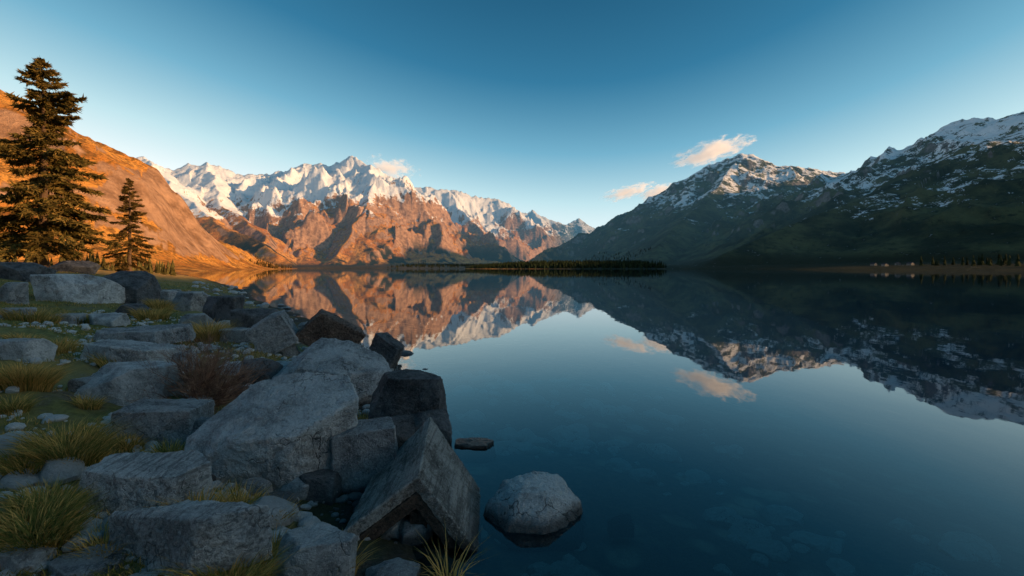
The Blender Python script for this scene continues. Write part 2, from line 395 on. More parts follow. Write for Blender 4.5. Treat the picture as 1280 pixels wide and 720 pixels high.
M_BROWN = mat_rock('brown_stone', (0.09, 0.058, 0.046), (0.27, 0.19, 0.15), grain=True, lichen=0.15)
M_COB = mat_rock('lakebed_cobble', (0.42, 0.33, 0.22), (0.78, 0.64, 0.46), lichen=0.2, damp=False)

TEX1 = bpy.data.textures.new('rock_lumps', 'CLOUDS'); TEX1.noise_scale = 0.30; TEX1.noise_depth = 3
TEX2 = bpy.data.textures.new('rock_grit', 'CLOUDS'); TEX2.noise_scale = 0.06; TEX2.noise_depth = 4

def hull_rock(name, center, dims, style='boulder', yaw=0, tilt=(0, 0), seed=0, mat=None, vox=45, shape=None):
    r = random.Random(seed)
    pts = []
    if shape:
        pts = [[p[0] * 2 - 1, p[1] * 2 - 1, p[2] * 2 - 1] for p in shape]; yaw = 0; tilt = (0, 0)
    elif style == 'block':
        for sx in (-1, 1):
            for sy in (-1, 1):
                for sz in (-1, 1):
                    pts.append([sx * r.uniform(.78, 1), sy * r.uniform(.78, 1), sz * r.uniform(.85, 1)])
        for _ in range(2):
            pts.append([r.uniform(-.8, .8), r.uniform(-.8, .8), 1.02])
    elif style == 'slab':
        for k in range(7):
            a = k / 7 * 6.283 + r.uniform(-.25, .25); q = (abs(math.cos(a)) ** 6 + abs(math.sin(a)) ** 6) ** (-1 / 6) * r.uniform(.82, 1)
            for sz in (-1, 1):
                pts.append([math.cos(a) * q * (1 if sz < 0 else .9), math.sin(a) * q * (1 if sz < 0 else .88), sz * r.uniform(.75, 1)])
    else:
        # a block whose corners and edges have been split away along random joints
        bm = bmesh.new(); bmesh.ops.create_cube(bm, size=2)
        for k in range(9):
            n = Vector((r.choice([-1, 1]) * r.uniform(.25, 1), r.choice([-1, 1]) * r.uniform(.25, 1), r.uniform(-.25, 1.0))).normalized()
            sup = abs(n.x) + abs(n.y) + abs(n.z)
            bmesh.ops.bisect_plane(bm, geom=bm.verts[:] + bm.edges[:] + bm.faces[:], plane_co=n * sup * r.uniform(.54, .78), plane_no=n, clear_outer=True)
            vs = [v.co.copy() for v in bm.verts]
            bm.free(); bm = bmesh.new()
            for v in vs: bm.verts.new(v)
            bmesh.ops.convex_hull(bm, input=bm.verts[:])
            lo_ = [v for v in bm.verts if not v.link_faces]
            bmesh.ops.delete(bm, geom=lo_, context='VERTS')
        pts = [list(v.co) for v in bm.verts]; bm.free()
    M = Euler((tilt[0], tilt[1], yaw), 'XYZ').to_matrix()
    sz = Vector(dims) / 2
    P = [M @ Vector((p[0] * sz.x, p[1] * sz.y, p[2] * sz.z)) for p in pts]
    lo = [min(p[i] for p in P) for i in range(3)]; hi = [max(p[i] for p in P) for i in range(3)]
    P = [Vector([((p[i] - lo[i]) / (hi[i] - lo[i]) - .5) * dims[i] for i in range(3)]) for p in P]
    bm = bmesh.new()
    for p in P: bm.verts.new(p)
    bmesh.ops.convex_hull(bm, input=bm.verts[:])
    loose = [v for v in bm.verts if not v.link_faces]
    bmesh.ops.delete(bm, geom=loose, context='VERTS')
    bmesh.ops.dissolve_limit(bm, angle_limit=0.10, verts=bm.verts[:], edges=bm.edges[:])
    size = max(dims)
    bmesh.ops.bevel(bm, geom=bm.edges[:] + bm.verts[:], offset=min(dims) * 0.012, segments=1, profile=0.6, affect='EDGES', clamp_overlap=True)
    bmesh.ops.recalc_face_normals(bm, faces=bm.faces[:])
    me = bpy.data.meshes.new(name); bm.to_mesh(me); bm.free()
    me.materials.append(mat)
    ob = bpy.data.objects.new(name, me); COL.objects.link(ob); ob.location = center
    rm = ob.modifiers.new('remesh', 'REMESH'); rm.mode = 'VOXEL'; rm.voxel_size = size / vox; rm.use_smooth_shade = vox < 60
    for tx, st in ((TEX1, 0.05), (TEX2, 0.035)):
        dm = ob.modifiers.new('disp', 'DISPLACE'); dm.texture = tx; dm.texture_coords = 'GLOBAL'
        dm.strength = st * min(1.0, size ** 0.7); dm.mid_level = 0.5
    return ob

def rock(x0, y0, x1, y1, style='boulder', mat=None, name='boulder', yaw=0.0, tilt=(0, 0), dr=0.75, seed=None, vox=None, lift=0, shape=None):
    mat = mat or M_MID
    seed = seed if seed is not None else int(x0 * 13 + y0 * 7)
    X, Y, z = hit((x0 + x1) / 2, y1)
    z = max(z, -0.15)
    w = (x1 - x0) / F * (Y + 0.2)
    d = w * dr
    h = CAM_H - (y0 - HOR) * (Y + d * 0.55) / F - z
    h = max(h, 0.12 * w)
    w = (x1 - x0) / F * (Y + d * .4)
    Yc = Y + d / 2
    Xc = ((x0 + x1) / 2 - 640) / F * (Y + d * .4)
    sink = 0.08 * h + 0.03
    px = (x1 - x0)
    return hull_rock(name, (Xc, Yc, z + (h - sink) / 2 + lift), (w, d, h + sink), style, yaw, tilt, seed, mat,
                     vox or (130 if px > 120 else 74 if px > 50 else 34), shape)

SH_A = [(.30, .80, .93), (.58, .85, 1.0), (.86, .80, .98), (.10, .50, .68), (.0, .30, .50), (.03, .2, .30), (.40, .03, .56), (.72, .05, .60), (1.0, .45, .82), (.97, .5, .40),
        (.14, .2, .0), (.50, .12, .0), (.78, .30, .0), (.2, .85, 0), (.85, .9, 0), (.66, .10, .15)]
SH_B = [(.10, .7, .70), (.30, .85, 1.0), (.55, .8, .95), (.0, .35, .45), (.28, .1, .66), (.62, .05, .58), (.98, .5, .50), (1.0, .5, .3), (.75, .1, .15), (.06, .1, .1),
        (.2, .2, 0), (.8, .3, 0), (.1, .9, 0), (.9, .9, 0), (.88, .8, .66)]
SH_G = [(.02, .5, .55), (.2, .9, .80), (.5, .95, 1.0), (.75, .9, .93), (.35, .35, .97), (.62, .3, .90), (.95, .6, .62), (1.0, .5, .3), (.85, .15, .25), (.2, .05, .35), (.55, .0, .45), (.0, .4, .25),
        (.1, .2, 0), (.5, 0, .0), (.9, .2, 0), (.1, .9, 0), (.9, .9, 0)]
# the main pile, nearest first
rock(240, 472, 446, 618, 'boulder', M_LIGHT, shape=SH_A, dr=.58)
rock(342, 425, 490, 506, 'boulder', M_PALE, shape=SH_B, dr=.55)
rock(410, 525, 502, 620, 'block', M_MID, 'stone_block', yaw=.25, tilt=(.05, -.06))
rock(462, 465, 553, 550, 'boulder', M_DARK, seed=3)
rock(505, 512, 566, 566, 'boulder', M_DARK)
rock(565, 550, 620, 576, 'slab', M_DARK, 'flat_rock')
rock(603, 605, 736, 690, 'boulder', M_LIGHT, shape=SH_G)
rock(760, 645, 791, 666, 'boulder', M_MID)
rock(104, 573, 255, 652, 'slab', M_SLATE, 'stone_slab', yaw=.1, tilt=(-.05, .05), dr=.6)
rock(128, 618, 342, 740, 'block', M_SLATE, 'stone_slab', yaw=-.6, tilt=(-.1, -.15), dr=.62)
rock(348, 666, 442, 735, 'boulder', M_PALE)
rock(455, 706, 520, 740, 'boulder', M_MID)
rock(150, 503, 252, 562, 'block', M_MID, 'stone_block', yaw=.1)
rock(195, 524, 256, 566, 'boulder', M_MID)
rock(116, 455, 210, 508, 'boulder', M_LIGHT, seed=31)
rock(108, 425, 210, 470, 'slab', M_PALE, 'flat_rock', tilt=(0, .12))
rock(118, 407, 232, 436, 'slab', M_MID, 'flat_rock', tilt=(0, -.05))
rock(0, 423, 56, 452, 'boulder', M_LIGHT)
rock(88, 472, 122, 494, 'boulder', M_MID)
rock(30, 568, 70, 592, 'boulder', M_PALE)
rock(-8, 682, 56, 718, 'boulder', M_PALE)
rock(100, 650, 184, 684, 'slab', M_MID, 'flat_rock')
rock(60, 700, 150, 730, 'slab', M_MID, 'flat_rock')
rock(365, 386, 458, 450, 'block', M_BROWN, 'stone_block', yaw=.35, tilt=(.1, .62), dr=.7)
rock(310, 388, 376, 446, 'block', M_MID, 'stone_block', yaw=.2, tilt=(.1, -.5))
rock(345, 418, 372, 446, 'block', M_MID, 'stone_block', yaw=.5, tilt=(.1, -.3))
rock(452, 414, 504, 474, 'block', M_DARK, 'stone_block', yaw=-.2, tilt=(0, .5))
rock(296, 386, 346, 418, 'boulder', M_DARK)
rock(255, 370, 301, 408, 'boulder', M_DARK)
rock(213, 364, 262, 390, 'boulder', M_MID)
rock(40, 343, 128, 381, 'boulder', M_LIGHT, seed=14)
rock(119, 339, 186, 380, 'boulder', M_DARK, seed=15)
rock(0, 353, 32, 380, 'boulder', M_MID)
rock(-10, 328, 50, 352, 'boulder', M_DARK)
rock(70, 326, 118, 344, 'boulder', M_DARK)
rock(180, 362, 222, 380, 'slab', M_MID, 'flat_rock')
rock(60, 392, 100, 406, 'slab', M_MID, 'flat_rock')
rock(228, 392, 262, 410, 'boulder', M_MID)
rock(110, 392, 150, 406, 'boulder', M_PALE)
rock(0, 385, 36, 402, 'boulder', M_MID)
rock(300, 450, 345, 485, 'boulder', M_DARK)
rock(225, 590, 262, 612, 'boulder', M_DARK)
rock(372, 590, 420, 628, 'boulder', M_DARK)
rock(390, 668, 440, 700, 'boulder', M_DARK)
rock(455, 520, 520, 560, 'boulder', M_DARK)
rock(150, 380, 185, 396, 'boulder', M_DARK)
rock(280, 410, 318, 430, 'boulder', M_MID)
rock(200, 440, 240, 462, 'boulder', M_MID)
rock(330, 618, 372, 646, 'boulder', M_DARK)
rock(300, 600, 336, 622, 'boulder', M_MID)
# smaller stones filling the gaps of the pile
rr_ = random.Random(5)
fill = 0
while fill < 34:
    y = 3.0 + 16 * rr_.random() ** 1.5
    sx = np.interp(y, [p[1] for p in LAKE[1:9]], [p[0] for p in LAKE[1:9]])
    x = sx - rr_.uniform(-.15, 1.0 + y * .14)
    z = gz(x, y)
    s = rr_.uniform(.12, .30) * (1 + y * .05)
    hull_rock('small_rock', (x, y, max(z, -.05) + s * .18), (s * rr_.uniform(.9, 1.4), s * rr_.uniform(.8, 1.1), s * rr_.uniform(.55, .85)), 'boulder',
              rr_.uniform(0, 3), (rr_.uniform(-.3, .3), rr_.uniform(-.3, .3)), rr_.randrange(9999), rr_.choice([M_DARK, M_MID, M_MID, M_PALE]), 26)
    fill += 1

# ------------------------------------------------------------------ gabled timber wedge in the water
def timber_wedge():
    bm = bmesh.new()
    def slab(c, th):
        c = [Vector(p) for p in c]
        n = (c[1] - c[0]).cross(c[3] - c[0]).normalized()
        if n.z < 0: n = -n
        vs = [bm.verts.new(p) for p in c] + [bm.verts.new(p - n * th) for p in c]
        for f in ((0, 1, 2, 3), (7, 6, 5, 4), (0, 4, 5, 1), (1, 5, 6, 2), (2, 6, 7, 3), (3, 7, 4, 0)):
            bm.faces.new([vs[i] for i in f])
    def emit(nm, mat, par):
        nonlocal bm
        bmesh.ops.recalc_face_normals(bm, faces=bm.faces[:])
        me = bpy.data.meshes.new(nm); bm.to_mesh(me); bm.free(); bm = bmesh.new(); me.materials.append(mat)
        ob = bpy.data.objects.new(nm, me); COL.objects.link(ob); ob.parent = par
        rm = ob.modifiers.new('remesh', 'REMESH'); rm.mode = 'VOXEL'; rm.voxel_size = 0.009; rm.use_smooth_shade = False
        dm = ob.modifiers.new('disp', 'DISPLACE'); dm.texture = TEX2; dm.texture_coords = 'GLOBAL'; dm.strength = 0.016
    par = bpy.data.objects.new('timber_wedge', None); COL.objects.link(par)
    rf, rb = (-.54, 3.0, .385), (-.62, 3.92, .46)
    slab([rf, rb, (-1.0, 3.72, .12), (-.95, 2.86, .12)], .07)
    slab([(-.545, 2.992, .39), (-.625, 3.925, .465), (-.23, 3.72, .0), (-.165, 2.88, -.03)], .07)
    emit('roof_slabs', M_WOOD, par)
    # dark beams just behind the front edge, under the slabs
    slab([(-.542, 2.99, .300), (-.548, 3.08, .305), (-.93, 2.95, .045), (-.925, 2.87, .045)], .075)
    slab([(-.545, 2.99, .300), (-.548, 3.08, .305), (-.215, 2.97, -.08), (-.21, 2.89, -.08)], .075)
    def box(a, b):
        vv = [bm.verts.new((x, y, z)) for x in (a[0], b[0]) for y in (a[1], b[1]) for z in (a[2], b[2])]
        for f in ((0, 1, 3, 2), (4, 6, 7, 5), (0, 4, 5, 1), (2, 3, 7, 6), (0, 2, 6, 4), (1, 5, 7, 3)): bm.faces.new([vv[i] for i in f])
    box((-.60, 3.0, -.2), (-.50, 3.09, .27))
    vs = [(-.84, 3.22, .06), (-.30, 3.22, -.03), (-.545, 3.22, .28), (-.84, 3.22, -.2), (-.30, 3.22, -.2)]
    v1 = [bm.verts.new(p) for p in vs]; v2 = [bm.verts.new((p[0], p[1] + .06, p[2])) for p in vs]
    order = [3, 4, 1, 2, 0]
    bm.faces.new([v1[i] for i in order]); bm.faces.new([v2[i] for i in reversed(order)])
    for a, b in zip(order, order[1:] + order[:1]): bm.faces.new([v1[a], v2[a], v2[b], v1[b]])
    emit('gable_beams', M_WDARK, par)
timber_wedge()

# ------------------------------------------------------------------ scattered pebbles (one mesh each)
def pebble_mass(name, pts, mat):
    base = bmesh.new(); bmesh.ops.create_icosphere(base, subdivisions=2, radius=1)
    bv = np.array([v.co[:] for v in base.verts]); bf = np.array([[v.index for v in f.verts] for f in base.faces]); base.free()
    V = []; Fc = []; n = 0
    for (x, y, z, s) in pts:
        v = bv.copy()
        k = rng.normal(size=(5, 3)); k /= np.linalg.norm(k, axis=1)[:, None]
        for kk in k:
            dd = v @ kk; lim = rng.uniform(.55, .85); v -= np.outer(np.maximum(dd - lim, 0), kk)
        v = v * np.array([s * rng.uniform(.8, 1.3), s * rng.uniform(.7, 1.1), s * rng.uniform(.4, .75)])
        a = rng.uniform(0, 6.28); c, sn = math.cos(a), math.sin(a)
        v = v @ np.array([[c, sn, 0], [-sn, c, 0], [0, 0, 1]]) + np.array([x, y, z])
        V.append(v); Fc.append(bf + n); n += len(bv)
    me = bpy.data.meshes.new(name); me.from_pydata(np.concatenate(V).tolist(), [], np.concatenate(Fc).tolist())
    me.materials.append(mat); ob = bpy.data.objects.new(name, me); COL.objects.link(ob)
    return ob
def scatter(n, xr, yr, cond, smin, smax, ex=3.0):
    x = rng.uniform(*xr, n); y = yr[0] + (yr[1] - yr[0]) * rng.random(n) ** 1.7
    z, d = height(x, y); k = cond(x, y, z, d); x, y, z = x[k], y[k], z[k]
    s = smin + (smax - smin) * rng.random(len(x)) ** ex
    return [(a, b, c + e * .15, e) for a, b, c, e in zip(x, y, z, s)]
pebble_mass('gravel', scatter(9000, (-9, .6), (2.0, 12), lambda x, y, z, d: (d > -.1) & (d < 5.5) & (fbm(x * .9, y * .9, 2) > -.3), .012, .075), M_PALE)
pebble_mass('shore_stones', scatter(1700, (-34, 0), (3, 45), lambda x, y, z, d: (d > -.6) & (d < 3.0), .05, .24), M_MID)
bs = scatter(900, (-2.5, 4.5), (2.2, 9), lambda x, y, z, d: (d < -.2) & (d > -4.2) & (fbm(x * .6, y * .6, 2, 3) > -.15), .03, .20, 2.2)
pebble_mass('lakebed_stones', [(a, b, min(c - e * .1, -.04 - e * .6), e) for a, b, c, e in bs], M_COB)

# ------------------------------------------------------------------ grass
def mat_leafy(name, k):
    m, nt = newmat(name)
    c = attr(nt, 'tint').outputs['Color']
    d = N(nt, 'ShaderNodeBsdfDiffuse'); t = N(nt, 'ShaderNodeBsdfTranslucent'); L(nt, c, d.inputs[0]); L(nt, c, t.inputs[0])
    ms = N(nt, 'ShaderNodeMixShader'); ms.inputs[0].default_value = k; L(nt, d.outputs[0], ms.inputs[1]); L(nt, t.outputs[0], ms.inputs[2])
    o = N(nt, 'ShaderNodeOutputMaterial'); L(nt, ms.outputs[0], o.inputs[0]); return m
M_GRASS = mat_leafy('grass_blades', .35); M_NEEDLE = mat_leafy('needles', .25)
def blades(name, base, length, lean, width, tint):
    n = len(base); a = rng.uniform(0, 6.283, n)
    side = np.stack([np.cos(a), np.sin(a), np.zeros(n)], 1)
    V = []
    for t, wf in ((0, 1), (.35, .85), (.7, .55)):
        cen = base + lean * (length * t ** 1.9)[:, None] + np.array([0, 0, 1.0]) * (length * (t - .25 * t * t))[:, None]
        V.append(cen - side * (width * wf)[:, None]); V.append(cen + side * (width * wf)[:, None])
    tip = base + lean * length[:, None] + np.array([0, 0, 1.0]) * (length * .72)[:, None]
    V.append(tip)
    V = np.stack(V, 1)
    i = np.arange(n)[:, None] * 7
    q = np.concatenate([i + [0, 1, 3, 2], i + [2, 3, 5, 4]], 0)
    tr = i + [4, 5, 6]
    faces = q.tolist() + tr.tolist()
    me = bpy.data.meshes.new(name); me.from_pydata(V.reshape(-1, 3).tolist(), [], faces)
    at = me.attributes.new('tint', 'FLOAT_COLOR', 'POINT')
    col = np.repeat(np.concatenate([tint, np.ones((n, 1))], 1)[:, None, :], 7, 1)
    col[:, :2, :3] *= .6
    at.data.foreach_set('color', col.reshape(-1).astype(np.float32))
    me.materials.append(M_GRASS); ob = bpy.data.objects.new(name, me); COL.objects.link(ob); return ob
G1 = np.array([.14, .16, .04]); G2 = np.array([.32, .28, .08]); G3 = np.array([.80, .50, .16])
def tints(n, straw):
    k = rng.random(n)[:, None]; g = G1 * (1 - k) + G2 * k
    s = (rng.random(n) < straw)[:, None]
    return np.where(s, G3 * rng.uniform(.6, 1.1, (n, 1)), g)
def lawn():
    n = 260000
    y = 1.6 + 36 * rng.random(n) ** 2.2; x = rng.uniform(-1, 0, n) * (y * 1.15 + 1.5)
    z, d = height(x, y)
    msk = fbm(x * .9, y * .9, 3) + .30 * z + .1 * rng.normal(size=n)
    k = (d > .9) & (msk > .16)
    x, y, z = x[k], y[k], z[k]; n = len(x)
    le = rng.uniform(.02, .065, n) * (1 + y * .02)
    a = rng.uniform(0, 6.28, n); ln = np.stack([np.cos(a), np.sin(a), np.zeros(n)], 1) * rng.uniform(.1, .9, (n, 1))
    blades('grass', np.stack([x, y, z - .005], 1), le, ln, .0022 * (1 + y * .12), tints(n, .38))
lawn()
def tuft(a, b, px, hpx, n, straw, name='grass_tuft'):
    X, Y, z = hit(a, b); R = px / F * Y / 2; H = hpx / F * Y
    r = R * .55 * np.sqrt(rng.random(n)); t = rng.uniform(0, 6.28, n)
    bx = X + r * np.cos(t); by = Y + r * np.sin(t) * .8
    bz, _ = height(bx, by)
    out = np.stack([np.cos(t), np.sin(t), np.zeros(n)], 1) * (.25 + .9 * (r / R))[:, None] + rng.normal(0, .25, (n, 3)) * [1, 1, 0]
    le = H * rng.uniform(.5, 1.25, n)
    blades(name, np.stack([bx, by, bz - .01], 1), le, out, np.full(n, .0028) * (1 + Y * .08), tints(n, straw))
for t in [(30, 488, 100, 42, 1500, .85), (85, 575, 130, 46, 2000, .5), (35, 590, 90, 32, 900, .45), (45, 672, 150, 44, 2200, .4), (60, 640, 120, 36, 1200, .45),
          (250, 662, 110, 50, 800, .8), (300, 640, 80, 34, 400, .8), (285, 735, 150, 50, 1300, .6), (215, 575, 70, 26, 500, .5), (262, 425, 60, 30, 900, .85),
          (150, 462, 90, 24, 700, .5), (190, 400, 70, 20, 600, .7), (40, 402, 100, 22, 900, .6), (95, 402, 80, 14, 600, .5),
          (455, 530, 40, 20, 180, .9), (560, 735, 60, 60, 60, .9), (130, 690, 90, 30, 400, .9), (430, 715, 60, 40, 100, .9),
          (200, 385, 50, 14, 500, .8), (15, 515, 60, 22, 600, .5), (150, 362, 60, 14, 500, .8), (20, 565, 70, 26, 500, .4), (240, 375, 40, 14, 300, .8),
          (345, 655, 50, 34, 200, .9), (235, 520, 50, 22, 300, .7), (110, 510, 50, 18, 350, .7), (75, 440, 60, 18, 450, .8), (325, 440, 30, 16, 200, .9),
          (290, 575, 40, 20, 150, .8), (160, 560, 50, 20, 300, .7), (340, 700, 60, 40, 250, .9), (30, 430, 60, 16, 400, .8)]:
    tuft(*t)

# ------------------------------------------------------------------ twiggy bush
def bush():
    X, Y, z = hit(250, 512)
    Y += .15; X = (252 - 640) / F * Y; z = gz(X, Y)
    H = 88 / F * Y; W = 78 / F * Y
    V = []; Fc = []
    def seg(p, q, r0, r1):
        d = (q - p); s = d.cross(Vector((random.random(), random.random(), .3))).normalized(); u = d.cross(s).normalized()
        i = len(V)
        for c, r in ((p, r0), (q, r1)):
            for k in range(3):
                an = k * 2.094; V.append(c + s * math.cos(an) * r + u * math.sin(an) * r)
        for k in range(3): Fc.append((i + k, i + (k + 1) % 3, i + 3 + (k + 1) % 3, i + 3 + k))
    def grow(p, d, ln, r, lev):
        n = 4
        for i in range(n):
            q = p + d * (ln / n); seg(p, q, r, r * .8); r *= .8
            d = (d + Vector((random.gauss(0, .18), random.gauss(0, .18), random.gauss(0, .12)))).normalized(); p = q
            if lev < 2:
                for _ in range(2):
                    dd = (d + Vector((random.gauss(0, .6), random.gauss(0, .6), random.gauss(.05, .35)))).normalized()
                    grow(p, dd, ln * random.uniform(.3, .45), r * .6, lev + 1)
    for i in range(130):
        a = random.uniform(0, 6.28); e = random.uniform(.05, 1.4)
        d = Vector((math.cos(a) * math.cos(e), math.sin(a) * math.cos(e), math.sin(e)))
        ln = 1 / math.sqrt((math.cos(e) / W) ** 2 + (math.sin(e) / H) ** 2)
        grow(Vector((X + random.gauss(0, .07), Y + random.gauss(0, .07), z - .02)), d, ln * random.uniform(.55, .9), .0065, 0)
    m, nt = newmat('twigs'); n1 = noise(nt, pos(nt), 12, 4)
    finish(nt, mix(nt, rampf(nt, n1, .35, .65), (.12, .055, .04), (.40, .23, .15)), .9)
    me = bpy.data.meshes.new('dry_bush'); me.from_pydata([v[:] for v in V], [], Fc); me.materials.append(m)
    ob = bpy.data.objects.new('dry_bush', me); COL.objects.link(ob)
bush()

# ------------------------------------------------------------------ conifers
M_BARK, nt = newmat('bark'); finish(nt, mix(nt, noise(nt, pos(nt), 6), (.04, .025, .016), (.16, .10, .06)), .95)
def pine(name, x, y, H, prof, seed, nwh, dens, tintA, tintB):
    r = random.Random(seed); z0 = gz(x, y) - .1
    par = bpy.data.objects.new(name, None); COL.objects.link(par); par.location = (x, y, z0)
    V = []; Fc = []
    def tube(pts, rad, n=6):
        i0 = len(V)
        for p, rr in zip(pts, rad):
            for k in range(n):
                a = k / n * 6.283; V.append((p[0] + rr * math.cos(a), p[1] + rr * math.sin(a), p[2]))
        for s in range(len(pts) - 1):
            for k in range(n): Fc.append((i0 + s * n + k, i0 + s * n + (k + 1) % n, i0 + (s + 1) * n + (k + 1) % n, i0 + (s + 1) * n + k))
    bend = lambda t: (0.012 * H * math.sin(t * 3.0), 0.0)
    tube([(bend(t)[0], 0, t * H) for t in np.linspace(0, 1, 14)], [H * .02 * (1 - t) ** .8 + .01 + (0.015 * H if t == 0 else 0) for t in np.linspace(0, 1, 14)], 10)
    NV = []; NF = []; NC = []
    for w in range(nwh):
        t = .1 + .9 * (w + r.random()) / nwh
        R = np.interp(t, [p[0] for p in prof], [p[1] for p in prof]) * H
        if r.random() < .12: continue
        ln = R * r.choice([.55, .75, .9, 1.0, 1.12]); az = r.uniform(0, 6.283)
        up = .35 * t - .18 + r.uniform(-.08, .08); droop = .42 * (1 - t) + .12
        segs = 7; pts = []
        for k in range(segs + 1):
            s = k / segs; rad = ln * s
            pts.append(Vector((bend(t)[0] + rad * math.cos(az), rad * math.sin(az), t * H + up * rad - droop * ln * s * s * .8 + .16 * ln * s ** 4)))
        tube(pts, [.035 * (H / 15) * (1 - k / segs) + .006 for k in range(segs + 1)], 4)
        nb = int(dens * (ln / (.2 * H)) + 6); shade = r.uniform(.55, 1.25)
        for _ in range(nb):
            s = r.random() ** .7; k = min(int(s * segs), segs - 1); f = s * segs - k
            p = pts[k].lerp(pts[k + 1], f); d = (pts[k + 1] - pts[k]).normalized()
            sd = Vector((-math.sin(az), math.cos(az), 0)) * r.choice([-1, 1])
            tl = ln * .34 * (1.05 - s * .75) * r.uniform(.5, 1.2)
            tw = (d * r.uniform(.5, 1.0) + sd * r.uniform(.2, 1.0) + Vector((0, 0, r.uniform(-.45, .15)))).normalized()
            q = p + tw * tl
            for j in range(5):
                c = p.lerp(q, (j + .6) / 5) + Vector((r.gauss(0, .02), r.gauss(0, .02), r.gauss(-.02, .03))) * H / 15
                sz = H * .011 * r.uniform(.7, 1.6)
                e1 = (tw + Vector((r.gauss(0, .6), r.gauss(0, .6), r.gauss(-.1, .4)))).normalized() * sz * 1.7
                e2 = e1.cross(Vector((r.gauss(0, 1), r.gauss(0, 1), r.gauss(0, 1)))).normalized() * sz * .42
                i = len(NV); NV.extend([c - e1 * .4 + e2, c - e1 * .4 - e2, c + e1]); NF.append((i, i + 1, i + 2))
                u = r.random(); cc = [(tintA[m] * (1 - u) + tintB[m] * u) * shade for m in range(3)] + [1]
                NC.extend(cc * 3)
    me = bpy.data.meshes.new(name + '_wood'); me.from_pydata([tuple(v) for v in V], [], Fc); me.materials.append(M_BARK)
    o1 = bpy.data.objects.new('trunk_and_limbs', me); COL.objects.link(o1); o1.parent = par
    me = bpy.data.meshes.new(name + '_needles'); me.from_pydata([tuple(v) for v in NV], [], NF); me.materials.append(M_NEEDLE)
    at = me.attributes.new('tint', 'FLOAT_COLOR', 'POINT'); at.data.foreach_set('color', NC)
    o2 = bpy.data.objects.new('crown', me); COL.objects.link(o2); o2.parent = par
PROF = [(0, .12), (.08, .225), (.2, .245), (.35, .215), (.5, .19), (.60, .15), (.655, .07), (.70, .06), (.74, .125), (.82, .135), (.86, .07), (.92, .075), (.96, .03), (1, .01)]
Yt = 38.0; Xt = (52 - 640) / F * Yt
zt = gz(Xt, Yt); Ht = CAM_H + (HOR - 73) / F * Yt - zt
pine('pine_tree', Xt, Yt, Ht, PROF, 4, 200, 42, (.06, .06, .018), (.27, .18, .055))
Y2 = 62.0; X2 = (161 - 640) / F * Y2; z2 = gz(X2, Y2); H2 = CAM_H + (HOR - 222) / F * Y2 - z2
pine('pine_tree', X2, Y2, H2, [(0, .1), (.1, .2), (.3, .19), (.6, .13), (.85, .07), (1, .01)], 8, 120, 30, (.055, .05, .016), (.24, .15, .05))

# ------------------------------------------------------------------ distant forests
def forest(name, pts, seed, tint=(.018, .026, .012)):
    r = random.Random(seed); V = []; Fc = []
    for (x, y, z, h) in pts:
        for l in range(5):
            t0 = l / 5; zb = z + h * (t0 * .9 + .02); zt_ = z + h * min(1, t0 * .9 + .36); R = h * .22 * (1 - t0 * .85)
            i = len(V); V.append((x, y, zt_))
            for k in range(7):
                a = k / 7 * 6.283 + r.random() * .6; q = R * r.uniform(.6, 1.2); V.append((x + q * math.cos(a), y + q * math.sin(a), zb + r.uniform(-.03, .03) * h))
            for k in range(7): Fc.append((i, i + 1 + k, i + 1 + (k + 1) % 7))
    m, nt = newmat(name + '_foliage'); n1 = noise(nt, pos(nt), .15, 5)
    finish(nt, mix(nt, rampf(nt, n1, .35, .65), tuple(c * .5 for c in tint), tuple(c * 1.7 for c in tint)), .95, spec=.05)
    me = bpy.data.meshes.new(name); me.from_pydata(V, [], Fc); me.materials.append(m)
    ob = bpy.data.objects.new(name, me); COL.objects.link(ob)
def fpts(n, xr, yr, hr, dmin=4, dmax=1e9, zmax=40):
    x = rng.uniform(*xr, n); y = rng.uniform(*yr, n); z, d = height(x, y)
    k = (d > dmin) & (d < dmax) & (z < zmax); return [(a, b, c - .3, rng.uniform(*hr)) for a, b, c in zip(x[k], y[k], z[k])]
pf = fpts(2600, (-95, 270), (890, 1080), (6, 13))
pf = [(x, y, z, h * (.55 + .45 * min(1, max(0, (x + 95) / 140)))) for x, y, z, h in pf]
forest('distant_forest', pf, 1)
forest('valley_forest', fpts(1500, (-380, 500), (1540, 2100), (6, 10), zmax=60), 2, (.022, .026, .012))
forest('lakeside_trees', fpts(420, (330, 520), (290, 420), (5, 9), 3, 60, 30), 3)
forest('hillside_bushes', fpts(160, (-66, -44), (58, 100), (1.2, 3.0), 3, 60, 30), 4, (.07, .06, .02))
forest('hill_foot_trees', fpts(260, (-480, -330), (720, 960), (5, 8), 3, 60, 25), 5, (.07, .045, .016))

